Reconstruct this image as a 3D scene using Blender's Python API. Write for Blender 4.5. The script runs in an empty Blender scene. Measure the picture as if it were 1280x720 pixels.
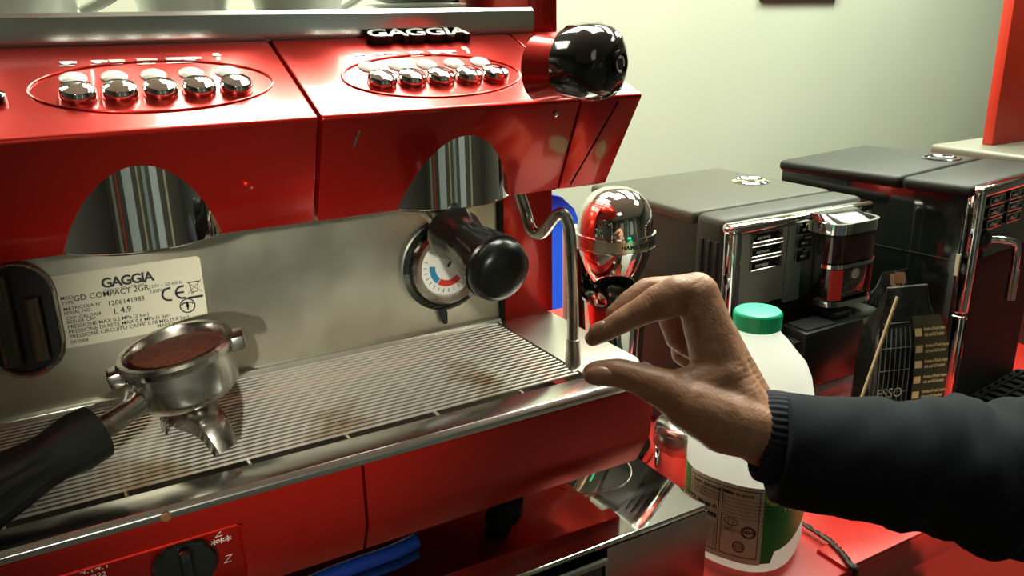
import bpy, bmesh, math, random
from mathutils import Vector, Matrix
random.seed(4)
PI = math.pi
# ---------------------------------------------------------------- camera
S, ZC = 0.31, 1.43            # one measuring unit in metres, eye height above the floor
F = 1040.74                   # focal length in pixels of the 1280-wide frame
def cam_axes(pitch, yaw, roll):
    fw = Vector((math.sin(yaw)*math.cos(pitch), math.cos(yaw)*math.cos(pitch), -math.sin(pitch)))
    r = Vector((math.cos(yaw), -math.sin(yaw), 0)); u = r.cross(fw)
    c, s = math.cos(roll), math.sin(roll)
    return c*r + s*u, -s*r + c*u, fw
AX, AY, AZ = cam_axes(.3111081, .5114453, -.01994376)
scn = bpy.context.scene
COL = scn.collection
cam = bpy.data.objects.new('camera', bpy.data.cameras.new('camera'))
COL.objects.link(cam)
cam.matrix_world = Matrix.Translation((0, 0, ZC)) @ Matrix((AX, AY, -AZ)).transposed().to_4x4()
cam.data.sensor_width = 36; cam.data.lens = F/1280*36; cam.data.clip_start = .02
scn.camera = cam
# ---------------------------------------------------------------- light and exposure
wd = bpy.data.worlds.new('world'); scn.world = wd; wd.use_nodes = True
wd.node_tree.nodes['Background'].inputs[0].default_value = (.85, .95, .85, 1)
wd.node_tree.nodes['Background'].inputs[1].default_value = .02
scn.view_settings.view_transform = 'Standard'; scn.view_settings.look = 'None'
scn.view_settings.gamma = 1; scn.view_settings.use_curve_mapping = False
scn.view_settings.exposure = 0.0
LAMPS = [  # x, y (units), size x, size y (m), watts, colour
    (1.95, 5.1, .60, .60, 42, (.93, 1, .81)),
    (5.6, 5.1, .60, .60, 38, (.93, 1, .81)),
    (9.4, 5.1, .60, .60, 42, (.93, 1, .81)),
    (-1.7, 5.1, .60, .60, 16, (.93, 1, .81)),
    (2.6, 3.1, .60, .60, 22, (.95, 1, .84)),
    (5.4, 2.9, .60, .60, 26, (.95, 1, .86)),
    (7.0, .7, .60, .60, 12, (.95, 1, .86)),
    (-.6, -3.5, .60, .60, 1.5, (.97, 1, .88)),
]
ZCEIL = 3.9
for i, (x, y, sx, sy, w, c) in enumerate(LAMPS):
    l = bpy.data.lights.new('ceiling_lamp', 'AREA'); l.shape = 'RECTANGLE'; l.size = sx; l.size_y = sy
    l.energy = w; l.color = c
    o = bpy.data.objects.new('ceiling_lamp', l); COL.objects.link(o)
    o.location = (x*S, y*S, ZC + (ZCEIL-.12)*S)
# added unseen spot behind the viewer, narrowed to brighten the backsplash under the hood
SPOT, AIM = Vector((-3.2, -8.6, 2.3)), Vector((.58, 2.42, -.88))
l = bpy.data.lights.new('fill_spot', 'SPOT'); l.energy = 680; l.color = (1, .96, .80); l.spot_size = math.radians(6.6); l.spot_blend = 1; l.shadow_soft_size = .04
o = bpy.data.objects.new('fill_spot', l); COL.objects.link(o)
o.location = (SPOT.x*S, SPOT.y*S, ZC+SPOT.z*S); o.rotation_euler = (AIM-SPOT).to_track_quat('-Z', 'Y').to_euler()
# second added unseen spot, brightens the right part of the counter front
SPOT, AIM = Vector((4.6, -3.0, 3.6)), Vector((2.75, 1.43, -1.85))
l = bpy.data.lights.new('fill_spot', 'SPOT'); l.energy = 130; l.color = (1, .97, .86); l.spot_size = math.radians(13); l.spot_blend = .7; l.shadow_soft_size = .04
o = bpy.data.objects.new('fill_spot', l); COL.objects.link(o)
o.location = (SPOT.x*S, SPOT.y*S, ZC+SPOT.z*S); o.rotation_euler = (AIM-SPOT).to_track_quat('-Z', 'Y').to_euler()
# ---------------------------------------------------------------- measuring helpers (units, origin at the eye)
def ray(px, py): return AX*((px-640)/F) - AY*((py-360)/F) + AZ
def at(px, py, t): return ray(px, py)*t
def onY(px, py, Y): r = ray(px, py); return r*(Y/r.y)
def onZ(px, py, Z): r = ray(px, py); return r*(Z/r.z)
def U(p): return Vector((p[0]*S, p[1]*S, p[2]*S + ZC))
# ---------------------------------------------------------------- materials
MATS = {}
def mat(name, col, rough=.5, metal=0., coat=0., spec=.5, bump=None, vary=None, trans=0., sss=0., emit=0., aniso=None, rvar=None, ior=None):
    """bump=(scale xyz, strength, distance)  vary=(scale xyz, colour2, lo, hi)"""
    if name in MATS: return MATS[name]
    m = bpy.data.materials.new(name); m.use_nodes = True; MATS[name] = m
    nt = m.node_tree; b = nt.nodes['Principled BSDF']
    b.inputs['Base Color'].default_value = (*col, 1); b.inputs['Roughness'].default_value = rough
    b.inputs['Metallic'].default_value = metal; b.inputs['Coat Weight'].default_value = coat
    b.inputs['Coat Roughness'].default_value = .06; b.inputs['Specular IOR Level'].default_value = spec
    b.inputs['Transmission Weight'].default_value = trans
    if ior: b.inputs['IOR'].default_value = ior
    if sss:
        b.inputs['Subsurface Weight'].default_value = sss; b.inputs['Subsurface Radius'].default_value = (1, .6, .4)
        b.inputs['Subsurface Scale'].default_value = .006 if sss < .4 else .07
    if emit:
        b.inputs['Emission Color'].default_value = (*col, 1); b.inputs['Emission Strength'].default_value = emit
    tc = nt.nodes.new('ShaderNodeTexCoord')
    def noise(scale, det=4):
        mp = nt.nodes.new('ShaderNodeMapping'); mp.inputs['Scale'].default_value = scale
        nt.links.new(tc.outputs['Object'], mp.inputs[0])
        n = nt.nodes.new('ShaderNodeTexNoise'); n.inputs['Scale'].default_value = 1; n.inputs['Detail'].default_value = det
        nt.links.new(mp.outputs[0], n.inputs['Vector']); return n.outputs['Fac']
    if bump:
        bp = nt.nodes.new('ShaderNodeBump'); bp.inputs['Strength'].default_value = bump[1]; bp.inputs['Distance'].default_value = bump[2]
        nt.links.new(noise(bump[0]), bp.inputs['Height']); nt.links.new(bp.outputs[0], b.inputs['Normal'])
    if vary:
        rp = nt.nodes.new('ShaderNodeMapRange'); rp.inputs[1].default_value = vary[2]; rp.inputs[2].default_value = vary[3]
        mx = nt.nodes.new('ShaderNodeMix'); mx.data_type = 'RGBA'
        mx.inputs[6].default_value = (*col, 1); mx.inputs[7].default_value = (*vary[1], 1)
        nt.links.new(noise(vary[0]), rp.inputs[0]); nt.links.new(rp.outputs[0], mx.inputs[0])
        nt.links.new(mx.outputs[2], b.inputs['Base Color'])
    if rvar:
        rp = nt.nodes.new('ShaderNodeMapRange'); rp.inputs[1].default_value = .35; rp.inputs[2].default_value = .65
        rp.inputs[3].default_value = rvar[1]; rp.inputs[4].default_value = rvar[2]
        nt.links.new(noise(rvar[0]), rp.inputs[0]); nt.links.new(rp.outputs[0], b.inputs['Roughness'])
    return m
RED = mat('red_enamel', (.56, .014, .007), .30, .75, coat=.6, bump=((60, 60, 60), .03, .001))
REDC = mat('red_counter', (.62, .028, .018), .42, bump=((90, 90, 90), .05, .001))
STEEL = mat('brushed_steel', (.62, .61, .55), .3, 1, bump=((6, 300, 300), .06, .0006), rvar=((5, 5, 5), .24, .38))
STEELV = mat('brushed_backsplash', (.60, .58, .48), .34, 1, bump=((260, 260, 5), .08, .0006), rvar=((7, 7, 7), .28, .44),
             vary=((9, 9, 9), (.42, .39, .28), .45, .75))
RAIL = mat('rail_steel', (.62, .62, .60), .22, 1, bump=((4, 200, 200), .05, .0005))
SLAT = mat('slat_steel', (.86, .83, .74), .42, .75, vary=((11, 11, 11), (.42, .28, .15), .54, .70))
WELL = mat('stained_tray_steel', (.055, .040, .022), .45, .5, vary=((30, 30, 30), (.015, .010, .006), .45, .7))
CHROME = mat('chrome', (.78, .78, .76), .035, 1)
CHROMED = mat('worn_chrome', (.56, .54, .49), .2, 1, rvar=((30, 30, 30), .12, .35), vary=((25, 25, 25), (.2, .16, .1), .5, .75))
MIRROR = mat('polished_box_steel', (.66, .68, .63), .06, 1, bump=((5, 60, 5), .015, .0004), rvar=((9, 60, 9), .03, .10))
DSTEEL = mat('dull_box_steel', (.40, .41, .38), .33, 1, vary=((14, 14, 14), (.3, .31, .28), .4, .7))
BLK = mat('black_plastic', (.010, .012, .010), .28)
BLKG = mat('gloss_black_plastic', (.008, .010, .008), .1, coat=.6)
BLKM = mat('matt_black_plastic', (.010, .011, .010), .65, spec=.25)
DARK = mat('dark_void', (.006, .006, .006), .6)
GREYP = mat('warm_grey_plastic', (.035, .036, .027), .5, spec=.3)
GREYS = mat('dark_grey_plastic', (.034, .036, .024), .6, spec=.25)
TOPG = mat('olive_grey_lid', (.060, .060, .042), .5, spec=.25)
WHITE = mat('white_print', (.85, .84, .78), .5)
INK = mat('black_print', (.012, .012, .02), .5)
PLATE = mat('silver_plate', (.62, .60, .46), .40, .1)
CER = mat('white_china', (.78, .82, .74), .16, coat=.4)
LAMPW = mat('lamp_lens', (.85, .83, .76), .2, coat=.5)
SKIN = mat('skin', (.33, .155, .085), .45, sss=.08, bump=((330, 330, 330), .55, .0009), vary=((70, 70, 70), (.44, .235, .145), .35, .7))
NAIL = mat('nail', (.46, .24, .16), .3, coat=.3)
NAVY = mat('navy_cloth', (.009, .011, .0145), .85, spec=.12, bump=((1300, 1300, 1300), .3, .0006), vary=((30, 30, 30), (.012, .014, .018), .4, .7))
CUFF = mat('navy_knit', (.010, .010, .020), .9, bump=((900, 900, 900), .4, .0008))
MILK = mat('milky_plastic', (.92, .96, .90), .32, sss=.8)
GCAP = mat('green_cap', (.01, .50, .24), .35)
GLAB = mat('green_label', (.022, .28, .035), .4)
CREAM = mat('cream_label', (.72, .66, .48), .5)
YEL = mat('yellow_green', (.50, .60, .10), .5)
BROWN = mat('brown_print', (.13, .035, .02), .5)
GRIND = mat('ground_coffee', (.17, .040, .015), .85, bump=((500, 500, 500), .7, .002), vary=((200, 200, 200), (.10, .022, .01), .4, .7))
BLUE = mat('blue_plastic', (.010, .085, .62), .4)
WALL = mat('wall_paint', (.47, .495, .405), .6, vary=((.5, .5, .5), (.42, .44, .34), .4, .6), bump=((30, 30, 30), .05, .002))
CEIL = mat('ceiling_paint', (.75, .75, .68), .8)
FLOOR = mat('floor_vinyl', (.09, .085, .07), .45)
DWALL = mat('dark_panel', (.075, .072, .058), .5)
GOLD = mat('gold_print', (.80, .56, .26), .45)
FOIL = mat('black_foil', (.010, .011, .009), .2, coat=.5, bump=((26, 26, 26), .5, .006))
FOILB = mat('brown_foil', (.060, .050, .026), .3, coat=.2, bump=((30, 30, 30), .4, .005))
WOOD = mat('wood_stick', (.42, .30, .15), .6)
RUST = mat('rusty_screw', (.20, .09, .035), .6, .4)
SCREEN = mat('dark_screen', (.035, .010, .010), .08, coat=.5)
GLASS = mat('sight_glass', (.35, .38, .25), .04, trans=.9, ior=1.3)
REDB = mat('red_board', (.60, .035, .012), .45)
CORD = mat('brown_cord', (.035, .020, .012), .5)
TEAL = mat('dial_blue', (.02, .22, .42), .4)
DRED = mat('dial_red', (.62, .03, .02), .4)
nt = MILK.node_tree; tl = nt.nodes.new('ShaderNodeBsdfTranslucent'); tl.inputs[0].default_value = (.99, 1, .98, 1)
mx_ = nt.nodes.new('ShaderNodeMixShader'); mx_.inputs[0].default_value = .78
MILK.node_tree.nodes['Principled BSDF'].inputs['Subsurface Weight'].default_value = 0
nt.links.new(nt.nodes['Principled BSDF'].outputs[0], mx_.inputs[1]); nt.links.new(tl.outputs[0], mx_.inputs[2])
nt.links.new(mx_.outputs[0], nt.nodes['Material Output'].inputs[0])
# ---------------------------------------------------------------- mesh builder (units in, metres out)
BASE = {}
class B:
    def __init__(s): s.bm = bmesh.new()
    def vs(s, pts): return [s.bm.verts.new(U(p)) for p in pts]
    def face(s, v):
        try: return s.bm.faces.new(v)
        except ValueError: return None
    def hexa(s, p, bev=0, seg=2):
        """p: four bottom then four top corners"""
        v = s.vs(p); fs = []
        for q in ((3,2,1,0),(4,5,6,7),(0,1,5,4),(1,2,6,5),(2,3,7,6),(3,0,4,7)): fs.append(s.face([v[i] for i in q]))
        if bev:
            es = list({e for f in fs for e in f.edges})
            bmesh.ops.bevel(s.bm, geom=es, offset=bev*S, segments=seg, profile=.5, affect='EDGES', clamp_overlap=True)
        return s
    def box(s, x0, x1, y0, y1, z0, z1, bev=0, seg=2, tf=None):
        p = [(x0,y0,z0),(x1,y0,z0),(x1,y1,z0),(x0,y1,z0),(x0,y0,z1),(x1,y0,z1),(x1,y1,z1),(x0,y1,z1)]
        if tf: p = [tf(q) for q in p]
        return s.hexa(p, bev, seg)
    def loft(s, loops, cap=True, closed=True):
        L = [s.vs(l) for l in loops]; n = len(L[0])
        for a, b in zip(L, L[1:]):
            for i in range(n if closed else n-1):
                j = (i+1) % n; s.face((a[i], a[j], b[j], b[i]))
        if cap: s.face(L[0][::-1]); s.face(L[-1])
        return s
    def prism(s, prof, x0, x1, prof1=None, bev=0):
        """(y,z) profile extruded along x"""
        n0 = len(s.bm.faces); s.bm.faces.ensure_lookup_table()
        before = set(s.bm.edges)
        s.loft([[(x0 if not callable(x0) else x0(y,z), y, z) for y, z in prof], [(x1 if not callable(x1) else x1(y,z), y, z) for y, z in (prof1 or prof)]])
        if bev:
            es = [e for e in s.bm.edges if e not in before]
            bmesh.ops.bevel(s.bm, geom=es, offset=bev*S, segments=2, profile=.5, affect='EDGES', clamp_overlap=True)
        return s
    def tube(s, path, r, n=12, cap=True, sq=None):
        path = [Vector(p) for p in path]; m = len(path)
        rs = r if isinstance(r, (list, tuple)) else [r]*m
        t0 = (path[1]-path[0]).normalized(); a = t0.orthogonal().normalized(); loops = []
        for i, p in enumerate(path):
            t = (path[min(i+1, m-1)] - path[max(i-1, 0)]).normalized()
            a = (a - t*a.dot(t)).normalized(); b = t.cross(a)
            loops.append([p + (a*math.cos(2*PI*k/n) + b*math.sin(2*PI*k/n))*rs[i] for k in range(n)])
        return s.loft(loops, cap)
    def lathe(s, c, axis, prof, n=32, cap=True, flute=None):
        """profile of (radius, height along axis)"""
        c = Vector(c); w = Vector(axis).normalized()
        a = (Vector((0,0,1)) if abs(w.z) < .9 else Vector((1,0,0))); a = (a - w*a.dot(w)).normalized(); b = w.cross(a)
        loops = []
        for r, h in prof:
            loops.append([c + w*h + (a*math.cos(2*PI*k/n)+b*math.sin(2*PI*k/n))*(r*(flute(2*PI*k/n, h) if flute else 1)) for k in range(n)])
        return s.loft(loops, cap)
    def ell(s, c, rx, ry, rz, n=20, m=12, tf=None):
        loops = []
        for j in range(1, m):
            a = PI*j/m - PI/2
            loops.append([(c[0]+rx*math.cos(a)*math.cos(2*PI*k/n), c[1]+ry*math.cos(a)*math.sin(2*PI*k/n), c[2]+rz*math.sin(a)) for k in range(n)])
        if tf: loops = [[tf(Vector(q)) for q in l] for l in loops]
        return s.loft(loops)
    def text(s, txt, h, f, depth=.0, align='LEFT', bold=0., shear=0., space=1.):
        """f maps (u,v,w) in units on the surface to a point; h = cap height"""
        cu = bpy.data.curves.new('t', 'FONT'); cu.body = txt; cu.size = h*1.4; cu.align_x = align; cu.offset = bold*h
        cu.extrude = depth/2; cu.shear = shear; cu.space_character = space; cu.resolution_u = 3
        o = bpy.data.objects.new('t', cu); COL.objects.link(o)
        me = o.evaluated_get(bpy.context.evaluated_depsgraph_get()).to_mesh()
        V = [s.bm.verts.new(U(f(v.co.x, v.co.y, v.co.z + depth/2))) for v in me.vertices]
        for p in me.polygons: s.face([V[i] for i in p.vertices])
        bpy.data.objects.remove(o); bpy.data.curves.remove(cu)
        return s
    def build(s, name, m, parent=None, smooth=35, origin=None, sub=0):
        bmesh.ops.recalc_face_normals(s.bm, faces=s.bm.faces)
        if parent is not None: org = BASE[parent.name]
        elif origin is not None: org = U(origin)
        else:
            xs = [v.co for v in s.bm.verts]
            lo = [min(c[i] for c in xs) for i in range(3)]; hi = [max(c[i] for c in xs) for i in range(3)]
            org = Vector(((lo[0]+hi[0])/2, (lo[1]+hi[1])/2, lo[2]))
        for v in s.bm.verts: v.co -= org
        me = bpy.data.meshes.new(name); s.bm.to_mesh(me); s.bm.free()
        for mm in (m if isinstance(m, (list, tuple)) else [m]): me.materials.append(mm)
        o = bpy.data.objects.new(name, me); COL.objects.link(o)
        if smooth:
            me.polygons.foreach_set('use_smooth', [True]*len(me.polygons)); me.set_sharp_from_angle(angle=math.radians(smooth))
        if sub:
            md = o.modifiers.new('sub', 'SUBSURF'); md.levels = md.render_levels = sub
        if parent is not None: o.parent = parent
        else: o.location = org
        BASE[o.name] = org
        return o
def tag(o, label, cat, group=None):
    o['label'] = label; o['category'] = cat
    if group: o['group'] = group
    return o
def thing(name, base, label, cat, group=None):
    o = bpy.data.objects.new(name, None); COL.objects.link(o); o.empty_display_size = .05
    o.location = U(base); BASE[o.name] = U(base)
    return tag(o, label, cat, group)
def struct(o): o['kind'] = 'structure'; return o
def smoothpath(pts, k=6):
    P = [Vector(p) for p in pts]; P = [2*P[0]-P[1]] + P + [2*P[-1]-P[-2]]; out = []
    for i in range(1, len(P)-2):
        a, b, c, d = P[i-1:i+3]
        for j in range(k):
            t = j/k
            out.append(.5*((2*b)+(c-a)*t+(2*a-5*b+4*c-d)*t*t+(3*b-a-3*c+d)*t**3))
    return out + [P[-2]]
def interp(vals, k=6):
    out = []
    for a, b in zip(vals, vals[1:]): out += [a+(b-a)*j/k for j in range(k)]
    return out + [vals[-1]]
# ---------------------------------------------------------------- the room
ZF = -ZC/S
RX0, RX1, RY0, RY1 = -7, 14, -9, 7.8
struct(B().box(RX0-.2, RX1+.2, RY0-.2, RY1+.2, ZF-.3, ZF).build('floor', FLOOR, smooth=0))
struct(B().box(RX0-.2, RX1+.2, RY0-.2, RY1+.2, ZCEIL, ZCEIL+.3).build('ceiling', CEIL, smooth=0))
struct(B().box(RX0-.2, RX1+.2, RY1, RY1+.3, ZF, ZCEIL).build('wall_back', WALL, smooth=0))
struct(B().box(RX0-.2, RX1+.2, RY0-.3, RY0, ZF, ZCEIL).build('wall_front', DWALL, smooth=0))
struct(B().box(RX0-.3, RX0, RY0, RY1, ZF, ZCEIL).build('wall_left', mat('brown_wall', (.06,.055,.045), .6), smooth=0))
struct(B().box(RX1, RX1+.3, RY0, RY1, ZF, ZCEIL).build('wall_right', mat('grey_wall', (.08,.08,.065), .6), smooth=0))
for x0, x1 in ((-2.6, -.6), (3.5, 5.4)):      # unseen pale slabs added behind the viewer, for stripes in the chrome reflections
    struct(B().box(x0, x1, RY0, RY0+.12, ZF, 2.3, bev=.02).build('reflection_panel_1' if x0 < 0 else 'reflection_panel_2', mat('panel_paint', (.5,.56,.58), .5), smooth=0))
for i, (x0, x1, cc) in enumerate(((-5.6,-4.9,(.30,.30,.25)), (-4.3,-3.9,(.45,.06,.03)), (.5,.9,(.40,.36,.20)), (1.7,2.5,(.25,.30,.30)), (7.2,7.9,(.42,.40,.28)))):   # added unseen strips, only there to be mirrored in the chrome
    struct(B().box(x0, x1, RY0, RY0+.25, ZF, ZCEIL).build('reflection_strip_%d' % (i+1), mat('strip_paint_%d' % i, cc, .6), smooth=0))
# ---------------------------------------------------------------- counter
CZ = -1.68
ct = thing('counter', (1.2, 2.6, ZF), 'long red counter carrying all the coffee machines', 'counter')
B().box(-3, 6.5, 1.43, 4.05, CZ-.12, CZ, bev=.008).build('worktop', REDC, ct)
B().box(-2.98, 6.48, 1.45, 3.95, ZF, CZ-.12).build('front_panel', REDC, ct)
tag(B().box(1.995, 6.45, 1.432, 1.55, CZ, CZ+.014, bev=.003).build('counter_board', REDC), 'thin red board lying along the counter edge beneath the sleeve', 'board')
# ---------------------------------------------------------------- stainless base box under the machine
BZ = -1.40
bx = thing('steel_drawer_box', (.4, 2.4, CZ), 'polished stainless drawer box beneath the red espresso machine', 'box')
B().box(-.55, 1.57, 1.625, 3.2, BZ-.02, BZ, bev=.006).build('box_top', MIRROR, bx)
B().box(1.2, 1.57, 1.62, 3.19, CZ, BZ-.02).build('box_side', DSTEEL, bx)
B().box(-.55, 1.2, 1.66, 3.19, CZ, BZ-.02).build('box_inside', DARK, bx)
dw = B().box(-.52, 1.185, 1.605, 1.66, CZ+.02, BZ-.045, bev=.006).build('drawer', BLKG, bx)
B().box(-.52, 1.19, 1.598, 1.61, BZ-.05, BZ-.036).build('drawer_frame', DSTEEL, dw)
B().box(1.178, 1.192, 1.598, 1.61, CZ+.02, BZ-.05).build('drawer_frame', DSTEEL, dw)
B().lathe((1.38, 1.98, BZ+.0005), (0,0,1), [(.141,.0),(.141,.001),(.144,.001),(.144,0)], 48, cap=False).build('ring_reflection', CHROMED, bx)  # mirrored edge of the mixer cup base, modelled as a thin ring
# ---------------------------------------------------------------- the espresso machine
em = thing('espresso_machine', (.5, 2.4, BZ), 'red two-group espresso machine standing on a stainless drawer box', 'coffee machine')
XL, XR, XS = -.42, 1.465, .558
# feet
for x, y in ((1.04, 1.92), (-.3, 1.92), (1.2, 3.05), (-.3, 3.05)):
    B().lathe((x, y, BZ), (0,0,1), [(.05,0),(.055,.01),(.055,.04),(.04,.05),(.04,.16)], 20).build('foot', BLKM, em)
B().prism([(1.865,-1.13),(1.865,-1.28),(3.2,-1.28),(3.2,-1.13)], XL, 1.42).build('body_base', RED, em)
# lower front panels
tap = lambda y, z: XR + (.0 if z > -1.1 else -.03*min(1, (-z-1.1)/.18))
PROF = [(1.764,-1.026),(1.757,-1.033),(1.757,-1.195),(1.80,-1.292),(1.86,-1.292),(1.86,-1.13),(1.795,-1.11),(1.795,-1.026)]
B().prism(PROF, XS+.004, tap).build('front_panel', RED, em)
fp = B()
fp.prism([(1.764,-1.026),(1.757,-1.033),(1.757,-1.088),(1.795,-1.088),(1.795,-1.026)], XL, .2625)
fp.prism(PROF, .2625, XS-.004)
fp.prism([(1.775,-1.08),(1.80,-1.292),(1.86,-1.292),(1.86,-1.13),(1.795,-1.11),(1.795,-1.08)], XL, .264)
fpo = fp.build('front_panel', RED, em)
B().tube([(-.4,1.757,-1.088),(.25,1.757,-1.088),(.262,1.757,-1.10),(.262,1.762,-1.20)], .005, 8).build('recess_rim', RED, fpo)
sw = B().lathe((.13,1.79,-1.165), (0,-1,-.08), [(.072,0),(.072,.02),(.066,.028),(.05,.03)], 28)
sw.box(.118,.142,1.725,1.765,-1.225,-1.105, bev=.006).build('power_switch', BLKG, fpo)
g = B()
fsw = lambda x, z, k: (lambda u, v, w: (x+u, 1.773+(-1.08-z-v)*.118-.0015, z+v))
g.text('Z', .022, fsw(.20,-1.118,1), bold=-.03, shear=.3); g.text('***', .026, fsw(.192,-1.148,1))
g.text('Z', .022, fsw(.212,-1.198,1), bold=-.03, shear=.3)
g.build('switch_symbols', WHITE, fpo, smooth=0); g = B()
g.text('4.14.1', .017, fsw(-.075,-1.112,1)); g.text('2/222', .013, fsw(-.068,-1.132,1))
g.build('switch_print', WHITE, fpo, smooth=0)
# drip tray: rail, well, end plates
B().prism([(1.752,-1.024),(1.752,-1.008),(1.764,-.997),(1.85,-.997),(1.85,-1.10),(1.80,-1.10),(1.80,-1.024)], XL, 1.5, bev=.002).build('tray_rail', RAIL, em)
B().lathe((.107,1.752,-1.016), (0,-1,0), [(.012,-.004),(.012,.003),(.008,.006)], 14).build('rail_screw', RUST, em)
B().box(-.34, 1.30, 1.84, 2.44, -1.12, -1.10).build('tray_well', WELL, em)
def plate(x0, x1, rad):
    pts = [(x0,1.845)]; pts += [(x1-rad+rad*math.sin(a), 1.845+rad-rad*math.cos(a)) for a in [PI/2*k/6 for k in range(7)]] if rad else [(x1,1.845)]
    pts += [(x1-rad+rad*math.cos(a), 2.435-rad+rad*math.sin(a)) for a in [PI/2*k/6 for k in range(7)]] if rad else [(x1,2.435)]
    pts += [(x0,2.435)]
    return B().loft([[(x,y,-1.055) for x,y in pts], [(x,y,-1.003) for x,y in pts], [(x0+(x-x0)*.985,2.14+(y-2.14)*.985,-.998) for x,y in pts]])
plate(1.288, 1.50, .05).build('tray_end', STEEL, em)
B().box(XL, -.34, 1.845, 2.435, -1.10, -.998, bev=.005).build('tray_end', STEEL, em)
B().box(XL, 1.30, 2.395, 2.43, -1.05, -.985, bev=.004).build('tray_ledge', STEEL, em)
NS = 25
for k in range(NS):
    y = 1.895 + k*(2.388-1.895)/(NS-1)
    B().box(-.335, 1.283, y-.0044, y+.0044, -1.006, -1.0, bev=.0015, seg=1).build('slat', SLAT, em)
for x in (-.2, .042, .317, .566, .816, 1.079):
    B().tube([(x,2.39,-1.0112),(x,1.895,-1.0112),(x,1.872,-1.010),(x+.004,1.866,-1.025),(x+.004,1.866,-1.10)], .0045, 8).build('support_rod', SLAT, em)
# back splash with rating plate, sight glass and gauge
bs = B().box(XL, 1.315, 2.42, 2.5, -1.02, -.30).build('backsplash', STEELV, em)
rp = B()
rp.loft([[(.156+.177*sx+.012*math.cos(a), yy, -.7185+.0895*sz+.012*math.sin(a))
          for sx, sz, a0 in ((1,1,0),(-1,1,PI/2),(-1,-1,PI),(1,-1,1.5*PI)) for a in [a0+PI/2*k/4 for k in range(5)]] for yy in (2.42, 2.4165)])
rpo = rp.build('rating_plate', PLATE, em, smooth=0)
g = B()
def pl(x, z): return lambda u, v, w: (x+u, 2.4157, z+v)
LX, LZ = -.033, -.617
def put(t, dx, dz, h, bold=0, sp=1.): g.text(t, h, pl(LX+dx, LZ-dz-h), bold=bold, space=sp)
put('GAGGIA', .118, .024, .027, .045, .88); put('\u00ae', .222, .022, .007)
put('Robecco s/N. - MILANO', .123, .054, .0075)
put('MOD.', .016, .058, .0095, .01); put('TYPE', .016, .072, .0095, .01); put('GD COMPACT 2GR', .046, .060, .0155, .012)
put('230V ~ 50-60Hz', .233, .063, .0095); put('3200W', .233, .077, .0095)
put('MATRICOLA N\u00b0', .018, .088, .0095, .01); put('SERIAL NO.', .018, .100, .0095, .01); put('1206141983', .125, .090, .0135, .012)
put('CAP. CALDAIA', .02, .115, .0095, .01); put('BOILER CAP.', .02, .126, .0095, .01); put('l. 4,9', .137, .112, .0165, .015)
put('PRESSIONE MAX 0.2 MPa (2 bar)', .02, .139, .0105, .012)
put('PRESSIONE DI RETE MAX 0.6 MPa (6 bar)', .02, .153, .0105, .012)
put('PRESSIONE CIRCUITO CAFFE\u2019 0.98 MPa (9.8 bar)', .02, .167, .0105, .012)
put('MADE IN ITALY', .24, .180, .0095, .01); put('09/2008', .02, .183, .0095, .01)
def arc(cx, cz, r, a0, a1, wd, n=14):
    a = [a0+(a1-a0)*k/n for k in range(n+1)]
    g.loft([[(cx+(r+s*wd)*math.cos(t), 2.4157, cz+(r+s*wd)*math.sin(t)) for t in a] for s in (-.5,.5)], cap=False, closed=False)
def bar(x0, z0, x1, z1, wd):
    d = Vector((x1-x0, 0, z1-z0)).normalized(); n = Vector((-d.z, 0, d.x))*wd/2
    a, b = Vector((x0,2.4157,z0)), Vector((x1,2.4157,z1)); g.face(g.vs([a-n, b-n, b+n, a+n]))
cx, cz = LX+.283, LZ-.098
arc(cx, cz, .0175, PI*.5, PI*1.5, .006); bar(cx,cz+.0175,cx+.006,cz+.0175,.006); bar(cx,cz-.0175,cx+.006,cz-.0175,.006)
arc(cx+.036, cz, .0175, PI*.5, PI*1.5, .006); bar(cx+.036,cz+.0175,cx+.042,cz+.0175,.006); bar(cx+.036,cz-.0175,cx+.042,cz-.0175,.006); bar(cx+.02,cz,cx+.04,cz,.006)
cx, cz = LX+.352, LZ-.088                          # crossed-out bin above a bar
for s in (-1, 1): bar(cx-.02,cz-.018*s,cx+.02,cz+.018*s,.0016)
bar(cx-.012,cz+.013,cx-.008,cz-.014,.002); bar(cx+.012,cz+.013,cx+.008,cz-.014,.002); bar(cx-.008,cz-.014,cx+.008,cz-.014,.002); bar(cx-.015,cz+.015,cx+.015,cz+.015,.003); arc(cx-.007,cz-.018,.003,0,2*PI,.002,8)
bar(cx-.021,cz-.03,cx+.02,cz-.03,.007)
cx, cz = LX+.327, LZ-.140                          # ring mark
arc(cx,cz,.020,0,2*PI,.0035,24); arc(cx-.007,cz,.009,-.9,PI*.9,.004); arc(cx+.007,cz,.009,PI*.1,PI+.9,.004); bar(cx,cz-.013,cx,cz+.013,.004)
g.build('plate_print', INK, rpo, smooth=0)
sg = B()
def capsule(cx, cz, hw, hh, y, n=8):
    return [(cx+hw*math.cos(a)*1, y, cz+(hh-hw)*(1 if a < PI else -1)+hw*math.sin(a)) for a in [PI*k/n for k in range(n+1)]+[PI+PI*k/n for k in range(n+1)]]
sg.loft([capsule(-.115,-.72,.085,.155,2.4195), capsule(-.115,-.72,.085,.155,2.405), capsule(-.115,-.72,.074,.144,2.405), capsule(-.115,-.72,.074,.144,2.4185)])
sgo = sg.build('sight_glass', DARK, em)
B().tube([(-.15,2.39,-.59),(-.15,2.39,-.83)], .022, 14).build('glass_tube', GLASS, sgo)
B().tube([(-.085,2.40,-.66),(-.085,2.40,-.83)], .02, 12).build('level_scale', mat('amber_scale', (.05,.035,.015), .4), sgo)
B().tube(capsule(-.115,-.72,.084,.154,2.405)+[capsule(-.115,-.72,.084,.154,2.405)[0]], .006, 8).build('window_rim', CHROMED, sgo)
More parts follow.
